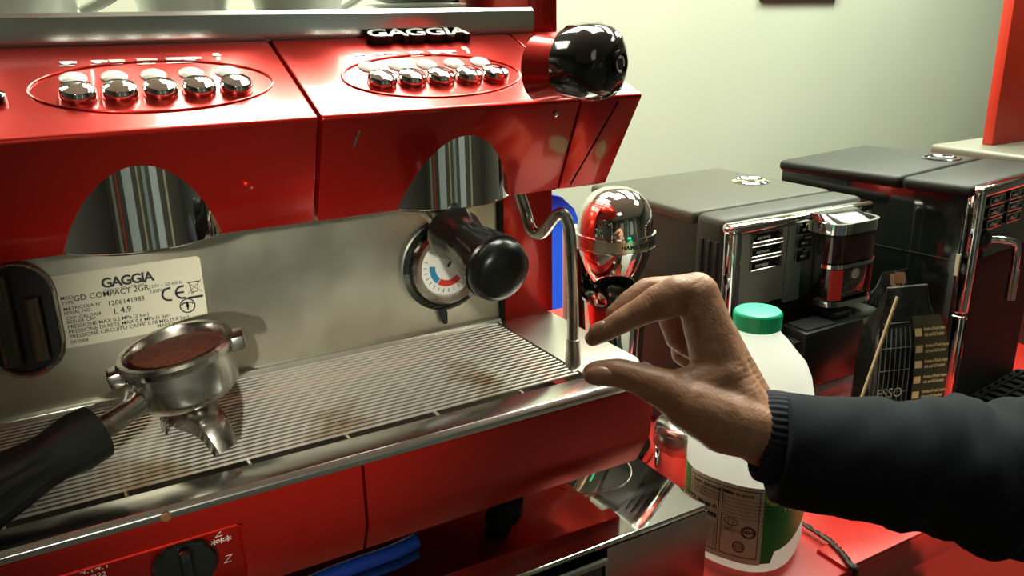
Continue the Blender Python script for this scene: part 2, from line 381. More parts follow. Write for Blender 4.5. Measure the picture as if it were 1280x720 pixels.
ga = B().lathe((1.10,2.43,-.765), (0,-1,0), [(.135,0),(.15,.012),(.152,.03),(.135,.036),(.128,.03)], 44).build('pressure_gauge', BLKG, em)
B().lathe((1.10,2.40,-.765), (0,-1,0), [(.128,0),(.126,.018),(.115,.03),(.10,.028),(.096,.016)], 44, cap=False).build('gauge_bezel', CHROMED, ga)
B().lathe((1.10,2.40,-.765), (0,-1,0), [(.10,.0),(.10,.012),(.001,.012)], 40).build('gauge_dial', mat('dial_face', (.75,.76,.70), .35), ga)
def sector(a0, a1, r0, r1):
    b = B(); a = [a0+(a1-a0)*k/12 for k in range(13)]
    return b.loft([[(1.10+r*math.cos(t), 2.3865, -.765+r*math.sin(t)) for t in a] for r in (r0, r1)], cap=False, closed=False)
sector(PI*.95, PI*1.28, .045, .066).build('blue_scale', TEAL, ga, smooth=0)
sector(PI*1.30, PI*1.75, .045, .066).build('red_scale', DRED, ga, smooth=0)
g = B()
for k in range(16):
    t = PI*(.9+k*.075); g.tube([(1.10+r*math.cos(t), 2.3865, -.765+r*math.sin(t)) for r in (.074,.086)], .0012, 4)
g.tube([(1.10,2.385,-.765),(1.135,2.385,-.72)], .003, 6); g.build('dial_marks', INK, ga, smooth=0)
B().tube([(1.085,2.42,-.905),(1.085,2.405,-.93),(1.088,2.40,-.965)], [.012,.014,.008], 10).build('drain_nozzle', BLKM, em)
# pillars
B().box(1.318, 1.515, 2.40, 3.2, -1.0, -.44, bev=.006).build('pillar', RED, em)
B().box(1.306, 1.318, 2.405, 2.5, -.998, -.44).build('pillar_trim', BLKM, em)
B().box(XL-.1, XL, 2.40, 3.2, -1.0, -.44, bev=.006).build('pillar', RED, em)
# hood
P0, P1 = Vector((0,1.854,-.198)), Vector((0,2.236,-.036))
NP = Vector((0, -(P1-P0).z, (P1-P0).y)).normalized(); DP = (P1-P0)
DP = Vector((0,.396,.168))
def pp(x, s, h=0.): return Vector((x, 0, 0)) + P0 + DP*s + NP*h
HP = [(2.236,-.036),(1.866,-.193),(1.856,-.197),(1.854,-.206),(1.969,-.46),(2.41,-.46),(2.41,-.036)]
hl = B().prism(HP, XL, XS-.005, bev=.004).build('hood_panel', RED, em)
hr = B().prism(HP, XS+.005, 1.258, bev=.004).build('hood_panel', RED, em)
edge = lambda y, z: 1.462 - .14*max(0, -z-.2)
hc = B().prism(HP, 1.264, edge, bev=.004).build('hood_corner', RED, em)
B().box(XL, 1.46, 2.41, 3.2, -.46, -.036, bev=.006).build('hood_body', RED, em)
B().box(XL, XR-.06, 1.98, 2.42, -.445, -.40).build('hood_underside', BLKM, em)
# slanted joint in the corner panel
def hf(x, z): return (x, 1.854+(-.206-z)*.4528-.0008, z)
B().tube([hf(1.385,-.215), hf(1.30,-.45)], .0022, 6).build('corner_joint', BLKM, hc)
B().tube([hf(.652,-.235), hf(.640,-.275)], .004, 6).build('hood_clip', STEEL, hr)
B().lathe(hf(1.19,-.235), (0,-1,-.4), [(.007,-.004),(.007,.004),(.004,.006)], 12).build('hood_screw', STEEL, hr)
B().lathe(hf(.395,-.345), (0,-1,-.4), [(.012,-.004),(.012,.003),(.006,.007)], 12).build('hood_plug', RED, hl)
def controls(par, xs, sb, sl, si, cx, hw, cs, hs):
    for x in xs:
        bt = B().lathe(pp(x, sb, -.004), NP, [(.033,0),(.0365,.006),(.0365,.020),(.032,.027),(.022,.031),(.01,.033)], 24).build('button', CHROME, par)
        B().lathe(pp(x, sl, -.003), NP, [(.028,0),(.028,.006),(.022,.010),(.01,.012)], 20).build('indicator_light', LAMPW, par)
    pts = [pp(cx+hw*math.cos(a)*(1 if True else 0), cs+hs*math.sin(a), .001) for a in [2*PI*k/56 for k in range(57)]]
    B().tube(pts, .003, 8, cap=False).build('oval_bead', RED, par)
    g = B()
    for i, x in enumerate(xs):
        for j in ((-.5, .5) if i in (1, 3) else (0,)):
            c = x + j*.036 - .005
            f = lambda u, v: pp(c+u, si+v/.43, .0015)
            a = [PI+PI*k/8 for k in range(9)]
            sc = .8 if i in (0, 1, 4) else 1.05
            if i == 4:
                g.face(g.vs([f(-.006,-.02),f(.004,-.02),f(.008,.0),f(-.002,.0)])); g.face(g.vs([f(-.01,.006),f(.012,.004),f(.008,.02),f(-.006,.02)]))
            else:
                g.face(g.vs([f(.017*sc*math.cos(t), .005+.022*sc*math.sin(t)) for t in a]))
                g.face(g.vs([f(-.02*sc,-.02*sc),f(.02*sc,-.02*sc),f(.017*sc,-.025*sc),f(-.017*sc,-.025*sc)]))
                g.face(g.vs([f(.014*sc,.003),f(.026*sc,.003),f(.026*sc,-.008),f(.014*sc,-.008)]))
    g.build('cup_symbols', WHITE, par, smooth=0)
controls(hl, [.090,.171,.252,.333,.414], .365, .565, .755, .252, .252, .45, .28)
controls(hr, [.760,.839,.918,.997,1.075], .335, .54, .72, .915, .245, .40, .275)
B().lathe(pp(-.06,.38,-.004), NP, [(.02,0),(.022,.008),(.02,.018),(.012,.022)], 18).build('pilot_light', BLKG, hl)
# raised lettering
def bf(u, v, w): return pp(.805+u*1.34, .855, w) + DP.normalized()*v
lb = B().text('GAGGIA', .044, lambda u, v, w: bf(u, v, w+.001), depth=.020, bold=.05, shear=.12, space=.93).build('letter_badge', BLKG, hr, smooth=0)
B().text('GAGGIA', .044, lambda u, v, w: bf(u, v, w+.0215), depth=.002, bold=.03, shear=.12, space=.93).build('letter_face', mat('white_letter', (.85,.84,.80), .25, .1), hr, smooth=0)
# steel rail, cup deck, post
B().prism([(2.236,-.034),(2.232,-.025),(2.232,.026),(2.244,.036),(2.256,.035),(2.256,-.034)], XL, 1.345).build('cup_rail', RAIL, em)
B().box(XL, 1.345, 2.256, 3.2, -.04, .004).build('cup_deck', STEEL, em)
B().box(1.35, 1.452, 2.27, 3.15, -.04, .42, bev=.004).build('side_post', RED, em)
# group covers and heads
for gx, gy in ((.172, 2.09), (.936, 2.09)):
    gc = B().lathe((gx, gy, 0), (0,0,1), [(.200,-.458),(.206,-.454),(.206,-.21),(.2,-.205)], 64).build('group_cover', CHROME, em)
    B().lathe((gx, gy, 0), (0,0,1), [(.11,-.478),(.15,-.474),(.16,-.44),(.16,-.42)], 40).build('group_head', CHROMED, em)
# steam knob
kd = Vector((.38,-.90,.02)).normalized(); kc = at(744, 79, 1.98)
col_ = B().lathe(kc - kd*.16 - Vector((0,0,.012)), kd, [(.082,0),(.074,.05),(.068,.10),(.062,.12)], 36).build('knob_collar', RED, em)
rib = lambda a, h: 1 + .085*max(0, math.cos(3*(a+h*4)))**6 - .03*max(0, -math.cos(3*(a+h*4)))**2
kb = B().lathe(kc - kd*.09, kd, [(.060,.0),(.082,.012),(.090,.05),(.091,.085),(.083,.118),(.066,.142),(.042,.153),(.02,.155)], 72, flute=rib).build('steam_knob', BLKG, em)
B().lathe(kc + kd*.062, kd, [(.030,0),(.030,.010),(.024,.011),(.024,.006),(.001,.006)], 28).build('knob_cap', BLK, kb)
g = B()
for a0, a1, r in ((-1.1,1.1,.019),(1.9,3.4,.016),(3.7,4.6,.014)):
    w = kd; e1 = w.orthogonal().normalized(); e2 = w.cross(e1); a = [a0+(a1-a0)*k/8 for k in range(9)]
    g.loft([[kc+kd*.0695+(e1*math.cos(t)+e2*math.sin(t))*rr for t in a] for rr in (r-.003, r+.003)], cap=False, closed=False)
g.build('cap_emblem', WHITE, kb, smooth=0)
# steam wand
wp = [(1.155,2.03,-.43), onY(656,262,2.02), onY(664,287,1.985), onY(678,291,1.94), onY(697,268,1.885), onY(707,272,1.872), onY(713,300,1.865), onY(716,380,1.845), onY(716,430,1.83)]
wand = B().tube(smoothpath(wp, 8), .0165, 16).build('steam_wand', CHROMED, em)
t0, t1 = onY(716,424,1.83), onY(717,463,1.82)
B().lathe(t0, t1-t0, [(.017,0),(.019,.002),(.0225,.05),(.0235,.062),(.0225,.075),(.014,.088),(.008,.093)], 22).build('wand_tip', STEEL, wand)
# ---------------------------------------------------------------- portafilters
def portafilter(hc, hd, up, label, group, spout, full, hs=.25, hl=1., hw=1.):
    """hc: rim centre, hd: handle direction, up: axis"""
    up = Vector(up).normalized(); hd = Vector(hd); hd = (hd - up*hd.dot(up)).normalized(); sd = up.cross(hd)
    hc = Vector(hc)
    P = thing('portafilter', hc - up*.26, label, 'portafilter', group)
    L = lambda a, b, c: hc + hd*a + sd*b + up*c
    dq = 1 if spout else .62
    B().lathe(hc, up, [(.06,-.150*dq),(.075,-.142*dq),(.108,-.135*dq),(.122,-.122*dq),(.126,-.105*dq),(.127,-.03),(.137,-.024),(.139,-.008),(.134,0),(.122,0),(.118,-.01),(.116,-.05),(.05,-.052)], 48).build('filter_holder', CHROMED, P)
    for s, a in ((1, 2.55), (1, -.45)):
        d = (hd*math.cos(a)+sd*math.sin(a)); e = up.cross(d)
        q = [hc+d*r+e*w+up*z for z in (-.05,-.012) for r, w in ((.125,-.035),(.162,-.03),(.162,.03),(.125,.035))]
        B().hexa(q, bev=.006).build('locking_lug', CHROMED, P)
    if full:
        B().lathe(hc, up, [(.118,-.045),(.118,-.026),(.09,-.020),(.05,-.014),(.01,-.012)], 40).build('coffee_grounds', GRIND, P)
    B().tube([L(.10,0,-.085),L(.14,0,-.095),L(hs-.03,0,-.10),L(hs+.05,0,-.10)], [.034,.026,.028,.030], 16).build('neck', CHROMED, P)
    B().tube(smoothpath([L(.118,-.02,-.07),L(.135,-.02,-.055),L(.15,-.02,-.075),L(.2,-.022,-.085),L(.25,-.024,-.085)],5), .006, 8).build('spring_clip', STEEL, P)
    fl = lambda a, h: 1 - (.15*max(0, math.cos(6*a))**3 if .12*hl < h < .27*hl else 0)
    B().lathe(L(hs,0,-.10), hd, [(r_*hw, h_*hl) for r_, h_ in [(.034,0),(.052,.004),(.054,.05),(.046,.10),(.047,.13),(.051,.165),(.056,.2),(.060,.235),(.063,.262),(.064,.285),(.060,.29),(.062,.30),(.058,.325),(.045,.343),(.02,.352)]], 50, flute=fl).build('handle', BLK, P)
    if spout:
        B().lathe(hc, up, [(.035,-.21),(.045,-.19),(.048,-.14)], 24).build('spout_boss', CHROMED, P)
        for s in (1, -1):
            b = B()
            path = smoothpath([L(.0,0,-.185), L(.01,s*.05,-.185), L(.015,s*.095,-.21), L(.02,s*.12,-.258)], 5)
            loops = []
            for i, p in enumerate(path):
                w = .056 - .026*i/(len(path)-1); tdir = (path[min(i+1,len(path)-1)]-path[max(0,i-1)]).normalized(); nn = hd.cross(tdir)*s
                sec = [(-1,.55),(-.85,-.25),(-.4,-.5),(.4,-.5),(.85,-.25),(1,.55),(.8,.5),(.62,-.05),(.3,-.25),(-.3,-.25),(-.62,-.05),(-.8,.5)]
                loops.append([p + hd*(w*u) - nn*(w*v) for u, v in sec])
            b.loft(loops); b.build('spout', CHROMED, P)
    return P
portafilter((.205,2.05,-.735), (-.88,-.40,-.20), (-.17,-.03,1), 'chrome portafilter full of ground coffee, lying on the slatted drip tray', 'portafilters', True, True, .235, 1.1, 1.25)
portafilter((.885,2.09,-.375), (.05,-1,-.22), (0,-.22,1), 'portafilter locked into the right group with black handle towards viewer', 'portafilters', False, False, .20, .80, 1.30)
# ---------------------------------------------------------------- cups on the deck
def cup(x, y, r, h, hang, label):
    c = thing('coffee_cup', (x, y, .004), label, 'cup', 'white cups on top of the espresso machine')
    h *= 1.1
    B().lathe((x,y,.004), (0,0,1), [(r*.74,0),(r*.80,.008),(r*.84,.02),(r*.96,h*.4),(r,h),(r*.96,h),(r*.90,h*.4),(r*.7,.03),(.005,.025)], 36).build('cup_body', CER, c)
    d = Vector((math.cos(hang), math.sin(hang), 0)); p0 = Vector((x,y,.004))
    B().tube(smoothpath([p0+d*r*.96+Vector((0,0,h*.66)), p0+d*(r+.06)+Vector((0,0,h*.62)), p0+d*(r+.075)+Vector((0,0,h*.34)), p0+d*(r*.92)+Vector((0,0,h*.14))],5), .014, 10).build('cup_handle', CER, c)
    return c
cup(.02, 2.44, .145, .22, -.25, 'leftmost white cup on the espresso machine, its handle ring to the right')
cup(.40, 2.48, .13, .22, 1.3, 'second white cup from the left on the espresso machine')
cup(.70, 2.44, .135, .22, .2, 'white cup left of the stacked saucers on machine top')
for k in range(3):
    tag(B().lathe((1.06,2.44,.004+.022*k), (0,0,1), [(.08,0),(.085,.004),(.15,.022),(.148,.026),(.08,.011),(.01,.011)], 40).build('saucer', CER),
        ('bottom', 'middle', 'top')[k]+' white saucer of the stack on the espresso machine', 'saucer', 'stacked saucers on the machine top')
c = thing('dark_bowl', (1.25, 2.60, .004), 'dark bowl at the right end of the machine top by red post', 'bowl')
B().lathe((1.25,2.72,.004), (0,0,1), [(.06,0),(.07,.01),(.105,.16),(.10,.16),(.065,.02),(.01,.02)], 36).build('bowl_body', mat('dark_green_glaze', (.02,.05,.03), .2, coat=.4), c)
# blue cloth under the machine
bc = thing('blue_hose', (.45,1.8,BZ), 'blue plastic hose lying under the espresso machine', 'hose')
B().tube(smoothpath([onZ(520,676,BZ+.024),onZ(492,690,BZ+.024),onZ(455,703,BZ+.024),onZ(405,722,BZ+.024),onZ(340,752,BZ+.024)],5), .021, 14).build('hose_body', BLUE, bc)
# ---------------------------------------------------------------- milk bottle
MX, MY, MR = 1.82, 1.715, .188
mb = thing('milk_bottle', (MX, MY, CZ), 'white plastic milk bottle with green cap and green label, behind the hand', 'bottle')
def sq(r, z, e=2.6, n=56, rot=.42):
    out = []
    for k in range(n):
        a = 2*PI*k/n; c, s = math.cos(a), math.sin(a); q = r/((abs(c)**e+abs(s)**e)**(1/e))
        q = min(q, r*1.08); out.append((MX+q*math.cos(a+rot), MY+q*math.sin(a+rot), z))
    return out
b = B(); H = -.868 - CZ
prof = [(.10,0),(.150,.004),(.172,.022),(.181,.06),(.181,.10),(.181,.36),(.181,.50),(.178,.56),(.168,.61),(.150,.655),(.122,.70),(.098,.73),(.078,.75),(.068,.765),(.066,.80)]
b.loft([sq(r, CZ+z, 2.0 if z > .68 else 2.5) for r, z in prof]); b.build('bottle_body', MILK, mb, smooth=60)
kn = lambda a, h: 1 + (.018*math.cos(44*a) if .01 < h < .05 else 0)
cpt = at(949, 372, 2.53)
B().lathe((MX,MY,CZ+.772), (0,0,1), [(.068,0),(.072,.003),(.072,.046),(.071,.05),(.066,.055),(.05,.057),(.01,.057)], 132, flute=kn).build('cap', GCAP, mb)
def lab(u, v, w=0):            # u: angle in radians from the viewer side, v: height
    e, rot = 2.5, .42; a = -PI/2 - .83 + u; q = a-rot; c, s = math.cos(q), math.sin(q)
    r = min(.1815/((abs(c)**e+abs(s)**e)**(1/e)), .1815*1.08) + .0012 + w
    return (MX+r*math.cos(a), MY+r*math.sin(a), CZ+v)
def labpatch(b, u0, u1, v0, v1, w, n=24, v1f=None, v0f=None):
    us = [u0+(u1-u0)*k/n for k in range(n+1)]
    b.loft([[lab(u, (v0f(u) if v0f else v0), w) for u in us], [lab(u, (v1f(u) if v1f else v1), w) for u in us]], cap=False, closed=False); return b
LT, LB = .325, .055
b = B(); labpatch(b, .32, 1.75, .10, LT, 0, v0f=lambda u: .10 + .05*max(0,(u-.55))**1.2 if u > .52 else .06); 
lb = b.build('bottle_label', GLAB, mb)
b = B(); labpatch(b, -1.75, -.99, .06, LT, 0); b.build('label_edge', GLAB, mb)
b = B(); labpatch(b, -.98, .33, LB, LT, .001); b.build('info_panel', CREAM, lb)
g = B()
def frame(u0, u1, v0, v1, t=.003):
    for q in ((u0,u1,v1-t,v1),(u0,u1,v0,v0+t)): labpatch(g, *q, .002)
    for q in ((u0,u0+.012,v0,v1),(u1-.012,u1,v0,v1)): labpatch(g, *q, .002, 2)
frame(-.95,-.39,.075,.312); frame(-.34,.27,.075,.312)
lt = lambda u0, v0: (lambda u, v, w: lab(u0+u/.181, v0+v, .002))
g.text('Semi Skimmed Milk', .012, lt(-.90,.290), bold=.03)
for k in range(3): g.text('Keep refrigerated below 5C', .007, lt(-.90,.276-.011*k))
g.text('2.272 litres \u212e', .0165, lt(-.42,.222), bold=.05, align='RIGHT'); g.text('4 pints', .0185, lt(-.42,.192), bold=.06, align='RIGHT')
for k in range(8): g.text('Energy 215kJ Fat 1.8g', .0062, lt(-.42,.165-.0105*k), align='RIGHT')
g.text('How to store', .011, lt(-.31,.290), bold=.04)
for k in range(6): g.text('Once opened use within 3 days and keep chilled', .0058, lt(-.31,.274-.0125*k))
g.text('pasteurised milk', .008, lt(-.27,.165)); g.build('label_print', INK, lb, smooth=0)
g = B()
def blob(u, v, ru, rv, w, n=24):
    g.face(g.vs([lab(u+ru*math.cos(2*PI*k/n)/.181, v+rv*math.sin(2*PI*k/n), w) for k in range(n)]))
def hoop(u, v, ru, rv, t, n=24):
    g.loft([[lab(u+(ru+q)*math.cos(2*PI*k/n)/.181, v+(rv+q)*math.sin(2*PI*k/n), .0022) for k in range(n+1)] for q in (-t, t)], cap=False, closed=False)
hoop(-.17,.195,.021,.013,.0012); hoop(-.17,.195,.008,.013,.001); g.text('recycle', .0075, lt(-.31,.170)); g.text('bottle cap', .0065, lt(-.31,.160))
hoop(.12,.168,.018,.018,.0035); g.text('RW', .013, lt(.06,.162), bold=.05)
hoop(-.02,.112,.016,.018,.0022); g.text('ok', .013, lt(-.07,.106)); hoop(-.02,.112,.010,.011,.001)
g.build('round_marks', BROWN, lb, smooth=0)
g = B(); blob(.50,.292,.030,.026,.0022); g.build('label_dot', YEL, lb, smooth=0)
g = B(); g.text('YORKSHIRE', .020, lt(.66,.232), space=1.2); g.text('FRESH MILK', .010, lt(.95,.283)); blob(1.12,.302,.010,.010,.0022)
g.build('label_lettering', WHITE, lb, smooth=0)
# ---------------------------------------------------------------- lidded chrome jar
jp = (1.93, 2.13, CZ)
jr = thing('sugar_jar', jp, 'small chrome jar with rounded lid standing behind the milk bottle', 'jar')
B().lathe(jp, (0,0,1), [(.105,0),(.112,.006),(.112,.15),(.108,.155)], 40).build('jar_body', CHROME, jr)
B().lathe(jp, (0,0,1), [(.118,.152),(.120,.157),(.118,.215),(.112,.232),(.095,.245),(.05,.254),(.01,.256)], 40).build('jar_lid', CHROMED, jr)
# ---------------------------------------------------------------- milkshake mixer and its cup
mx, my = 1.80, 2.42
mk = thing('drink_mixer', (mx, my, CZ), 'chrome egg-headed milkshake mixer behind the steam wand', 'mixer')
dz = .006
B().lathe((mx,my,0), (0,0,1), [(.04,-.950),(.080,-.945),(.092,-.930),(.115,-.88),(.132,-.83),(.140,-.785),(.1415,-.765),(.1415,-.73),(.138,-.70),(.129,-.665),(.112,-.632),(.086,-.605),(.05,-.588),(.015,-.583)], 48).build('motor_head', CHROME, mk)
bd = B().lathe((mx,my,0), (0,0,1), [(.140,-.797),(.147,-.795),(.147,-.755),(.140,-.753)], 48, cap=False).build('head_band', mat('satin_band', (.6,.55,.42), .25, 1), mk)
B().lathe((mx,my,0), (0,0,1), [(.140,-.757),(.150,-.755),(.150,-.748),(.140,-.746)], 48, cap=False).build('band_bead', CHROME, mk)
B().lathe((mx,my,0), (0,0,1), [(.140,-.804),(.150,-.802),(.150,-.796),(.140,-.794)], 48, cap=False).build('band_bead', CHROME, mk)
g = B(); g.text('HAMILTON BEACH', .0155, lambda u, v, w: (mx+.1482*math.cos(-2.05+u/.148), my+.1482*math.sin(-2.05+u/.148), -.783+v), bold=.04, space=1.1); g.build('band_lettering', INK, bd, smooth=0)
B().lathe((mx-.0,my-.0,0), (0,0,1), [(.012,-1.25),(.012,-1.04),(.026,-1.035),(.028,-1.01),(.055,-.985),(.075,-.955),(.078,-.945)], 24).build('spindle_collar', CHROMED, mk)
B().box(mx-.085, mx-.01, my+.10, my+.2, CZ+.05, -.80, bev=.02).build('column', BLKG, mk)
B().box(mx-.07, mx+.115, my+.205, my+.26, CZ+.05, -.77, bev=.015).build('column_trim', mat('cream_plastic', (.55,.52,.40), .4), mk)
B().lathe((mx,my+.06,CZ), (0,0,1), [(.20,0),(.205,.01),(.195,.04),(.17,.055),(.02,.06)], 44).build('mixer_base', CHROME, mk)
kp = (mx-.02, my-.035, CZ+.06)
kc_ = thing('mixing_cup', kp, 'tall stainless mixing cup under the milkshake mixer head', 'cup')
B().lathe(kp, (0,0,1), [(.085,0),(.09,.006),(.117,.62),(.123,.625),(.123,.635),(.118,.635),(.113,.62),(.085,.02),(.01,.015)], 48).build('cup_wall', CHROME, kc_)
# ---------------------------------------------------------------- bean-to-cup machines
def rotz(cx, cy, a):
    c, s = math.cos(a), math.sin(a)
    return lambda q: (cx+(q[0]-cx)*c-(q[1]-cy)*s, cy+(q[0]-cx)*s+(q[1]-cy)*c, q[2])
# middle one
x0, x1, yf, yb, zt = 2.10, 2.86, 2.15, 3.02, -.70
mm = thing('bean_coffee_machine', ((x0+x1)/2, 2.6, CZ), 'grey and chrome bean-to-cup coffee machine between mixer and black machine', 'coffee machine')
B().box(x0+.02, x1-.02, yf+.03, yb, CZ+.03, zt-.04, bev=.012).build('body', GREYS, mm)
B().box(x0, x1, 2.335, yb, zt-.05, zt, bev=.022, seg=4).build('lid', TOPG, mm)
B().box(x0+.004, x1-.004, yf+.02, 2.333, zt-.40, zt, bev=.03, seg=4).build('front_hood', GREYP, mm)
ld = B().lathe((2.715,2.66,zt), (0,0,1), [(.082,-.004),(.082,.004),(.066,.010),(.058,.004),(.03,.001),(.01,.001)], 36).build('bean_lid', CHROME, mm)
for k in range(3):
    y = 2.205+.04*k; B().box(x0-.003, x0+.008, y-.008, y+.008, -.99, -.79, bev=.002).build('vent_slot', DARK, mm)
B().box(x0+.016, x0+.024, 2.36, 3.0, -1.0, -.995).build('side_joint', DARK, mm)
# chrome surround
cf = B()
cf.box(x0+.0, x0+.055, yf-.03, yf+.03, CZ+.03, zt-.03, bev=.018, seg=3).box(x1-.055, x1, yf-.03, yf+.03, CZ+.03, zt-.03, bev=.018, seg=3)
cf.box(x0, x1, yf-.03, yf+.04, zt-.055, zt-.012, bev=.018, seg=3)
cf.build('chrome_surround', CHROME, mm)
B().box(x0+.012, x0+.028, yf+.02, yf+.034, CZ+.05, zt-.06).build('red_side_strip', DRED, mm)
B().box(x0+.055, 2.395, yf-.012, yf+.05, -1.04, zt-.055, bev=.004).build('steel_panel', mat('front_steel', (.46,.44,.39), .38, .5), mm)
B().box(2.402, x1-.055, yf-.012, yf+.05, -1.06, zt-.055, bev=.004).build('steel_panel', mat('green_steel', (.34,.39,.34), .36, .6), mm)
def button(xa, xb, zc, y, par, hh=.019):
    bt = B().box(xa, xb, y-.008, y+.01, zc-hh, zc+hh, bev=.007).build('button', BLKG, par)
    fr = B().tube([(xa,y-.008,zc-hh),(xb,y-.008,zc-hh),(xb,y-.008,zc+hh),(xa,y-.008,zc+hh),(xa,y-.008,zc-hh)], .0035, 6).build('button_rim', CHROMED, bt)
    g = B(); g.text('espresso', .013, lambda u, v, w: (xa+.022+u, y-.0095, zc-.006+v), bold=.02); g.build('button_print', WHITE, bt, smooth=0)
for zc in (-.775, -.828, -.880): button(2.205, 2.36, zc, yf-.012, mm)
for zc in (-.775, -.828, -.880): button(2.44, 2.60, zc, yf-.012, mm)
# dispensing head with display
ch = 2.605
sg_ = lambda v, e: math.copysign(abs(v)**e, v)
hd = B()
arcp = lambda hw, dep, z, n=18: [(ch-hw, yf-.0, z)] + [(ch+hw*sg_(math.cos(PI-PI*k/n),.45), yf-.03-dep*abs(math.sin(PI*k/n))**.45, z) for k in range(n+1)] + [(ch+hw, yf-.0, z)]
hd.loft([arcp(.118,.11,-1.07), arcp(.124,.125,-1.04), arcp(.128,.135,-.78), arcp(.126,.125,-.75), arcp(.11,.05,-.715)])
hdo = hd.build('dispensing_head', BLKG, mm)
def headpatch(hw, dep, u0, u1, z0, z1, off, m, name, par):
    n = 24; a = [PI-(PI*(u0+(u1-u0)*k/n)) for k in range(n+1)]
    loops = [[(ch+(hw+o)*sg_(math.cos(t),.45), yf-.03-(dep+o)*abs(math.sin(t))**.45, z) for t in a] for z in (z0, z1) for o in (off,)]
    loops = [[(ch+(hw)*sg_(math.cos(t),.45), yf-.03-dep*abs(math.sin(t))**.45, z0) for t in a], loops[0], loops[1], [(ch+hw*sg_(math.cos(t),.45), yf-.03-dep*abs(math.sin(t))**.45, z1) for t in a]]
    return B().loft(loops, cap=False, closed=False).build(name, m, par)
headpatch(.126,.132,.0,1.,-.775,-.735,.012,CHROME,'head_trim',mm)
headpatch(.126,.132,.12,.90,-.885,-.785,.006,SCREEN,'display',mm)
headpatch(.126,.132,.10,.92,-.905,-.890,.010,CHROME,'display_trim',mm)
headpatch(.126,.132,.22,.42,-1.03,-.91,.006,DRED,'red_stripe',mm)
headpatch(.126,.132,.66,.86,-1.03,-.91,.006,DRED,'red_stripe',mm)
B().lathe((ch, yf-.160, -.935), (0,-1,.0), [(.020,0),(.021,.006),(.016,.009),(.005,.008)], 24).build('power_button', mat('silver_button', (.6,.6,.6), .3, .6), mm)
g = B(); g.text('Saeco', .034, lambda u, v, w: (ch-.06+u, yf-.1695, -1.015+v), shear=.4, bold=.01); g.build('front_script', BLKG, mm, smooth=0)
headpatch(.126,.132,.05,.95,-1.055,-1.035,.012,CHROME,'head_foot',mm)
for dx in (-.03, .03): B().lathe((ch+dx, yf-.09, -1.102), (0,0,1), [(.014,0),(.018,.035)], 14).build('spout', BLK, mm)
# recess, drip tray and grounds box
B().box(x0+.05, x1-.05, yf-.005, yf+.03, CZ+.05, -1.05).build('recess_back', BLKM, mm)
B().box(x0+.03, x1-.05, yf-.20, yf+.02, -1.155, -1.135, bev=.006).build('cup_shelf', BLKM, mm)
B().box(x0+.02, 2.63, yf-.14, yf, CZ+.01, -1.155, bev=.012).build('lower_front', BLK, mm)
gb = B()
gb.box(2.30, 2.62, 1.93, 2.06, -1.33, -1.10, bev=.015)
gb.build('grounds_box', BLK, mm)
B().box(2.32, 2.47, 1.945, 2.04, -1.101, -1.0955).build('box_hollow', DARK, mm)
B().box(2.50, 2.60, 1.97, 2.05, -1.10, -1.075, bev=.012).build('box_grip', BLKM, mm)
B().box(2.63, 2.80, 1.99, 2.12, -1.19, -1.11, bev=.03, seg=4).build('box_lid', GREYS, mm)
B().box(2.30, 2.62, 1.935, 2.06, -1.39, -1.33, bev=.006).build('box_trim', mat('clear_grey', (.16,.15,.14), .2), mm)
B().box(2.28, 2.64, 1.945, 2.06, CZ, -1.39, bev=.006).build('drip_drawer', mat('pink_steel', (.55,.42,.38), .25, .8), mm)
# right one
RA = .13; q0, q1, rf, rb = 3.15, 3.86, 1.90, 2.80; rz = -.65
T = rotz(q0, rf, RA)
rm = thing('bean_coffee_machine', T(((q0+q1)/2, 2.4, CZ)), 'large glossy black bean-to-cup coffee machine right of the coffee bag', 'coffee machine')
B().box(q0+.015, q1-.015, rf+.03, rb, CZ+.03, rz-.045, bev=.01, tf=T).build('body', BLKG, rm)
B().box(q0-.015, q1, rf+.30, rb, rz-.05, rz, bev=.022, seg=4, tf=T).build('lid', mat('black_lid', (.012,.013,.009), .5, spec=.25), rm)
B().box(q0-.015, q1, rf+.0, rf+.296, rz-.05, rz, bev=.022, seg=4, tf=T).build('front_lid', mat('black_lid', (.02,.02,.02)), rm)
c_ = onZ(1177,198,rz)
B().lathe((c_.x, c_.y, rz), (0,0,1), [(.085,-.004),(.085,.003),(.075,.006),(.068,.001),(.01,.001)], 36).build('bean_lid', BLKG, rm)
B().box(q0+.0, q0+.045, rf-.03, rf+.03, -1.18, rz-.02, bev=.014, seg=3, tf=T).build('chrome_corner', CHROME, rm)
B().box(q0+.0, q0+.045, rf-.03, rf+.03, CZ+.01, -1.185, bev=.014, seg=3, tf=T).build('chrome_corner', CHROME, rm)
B().box(q0+.0, q1, rf-.03, rf+.03, rz-.05, rz-.005, bev=.016, seg=3, tf=T).build('chrome_brow', CHROME, rm)
B().box(q0+.045, q1-.02, rf-.012, rf+.03, -.96, rz-.05, tf=T).build('front_panel', BLKG, rm)
B().box(q0+.045, q1-.02, rf+.01, rf+.035, CZ+.02, -.96, tf=T).build('recess_back', BLKM, rm)
B().box(q0+.012, q0+.018, rf+.05, rf+.52, -.965, -.962, tf=T).build('side_joint', GREYS, rm)
for zc in (-.722, -.772, -.82):
    for xa in (.10, .27):
        xa += q0; hh = .017
        bt = B().box(xa, xa+.12, rf-.02, rf, zc-hh, zc+hh, bev=.006, tf=T).build('button', BLKG, rm)
        B().tube([T(q) for q in ((xa,rf-.02,zc-hh),(xa+.12,rf-.02,zc-hh),(xa+.12,rf-.02,zc+hh),(xa,rf-.02,zc+hh),(xa,rf-.02,zc-hh))], .003, 6).build('button_rim', CHROMED, bt)
        g = B(); g.text('coffee', .013, lambda u, v, w: T((xa+.02+u, rf-.0215, zc-.006+v))); g.build('button_print', WHITE, bt, smooth=0)
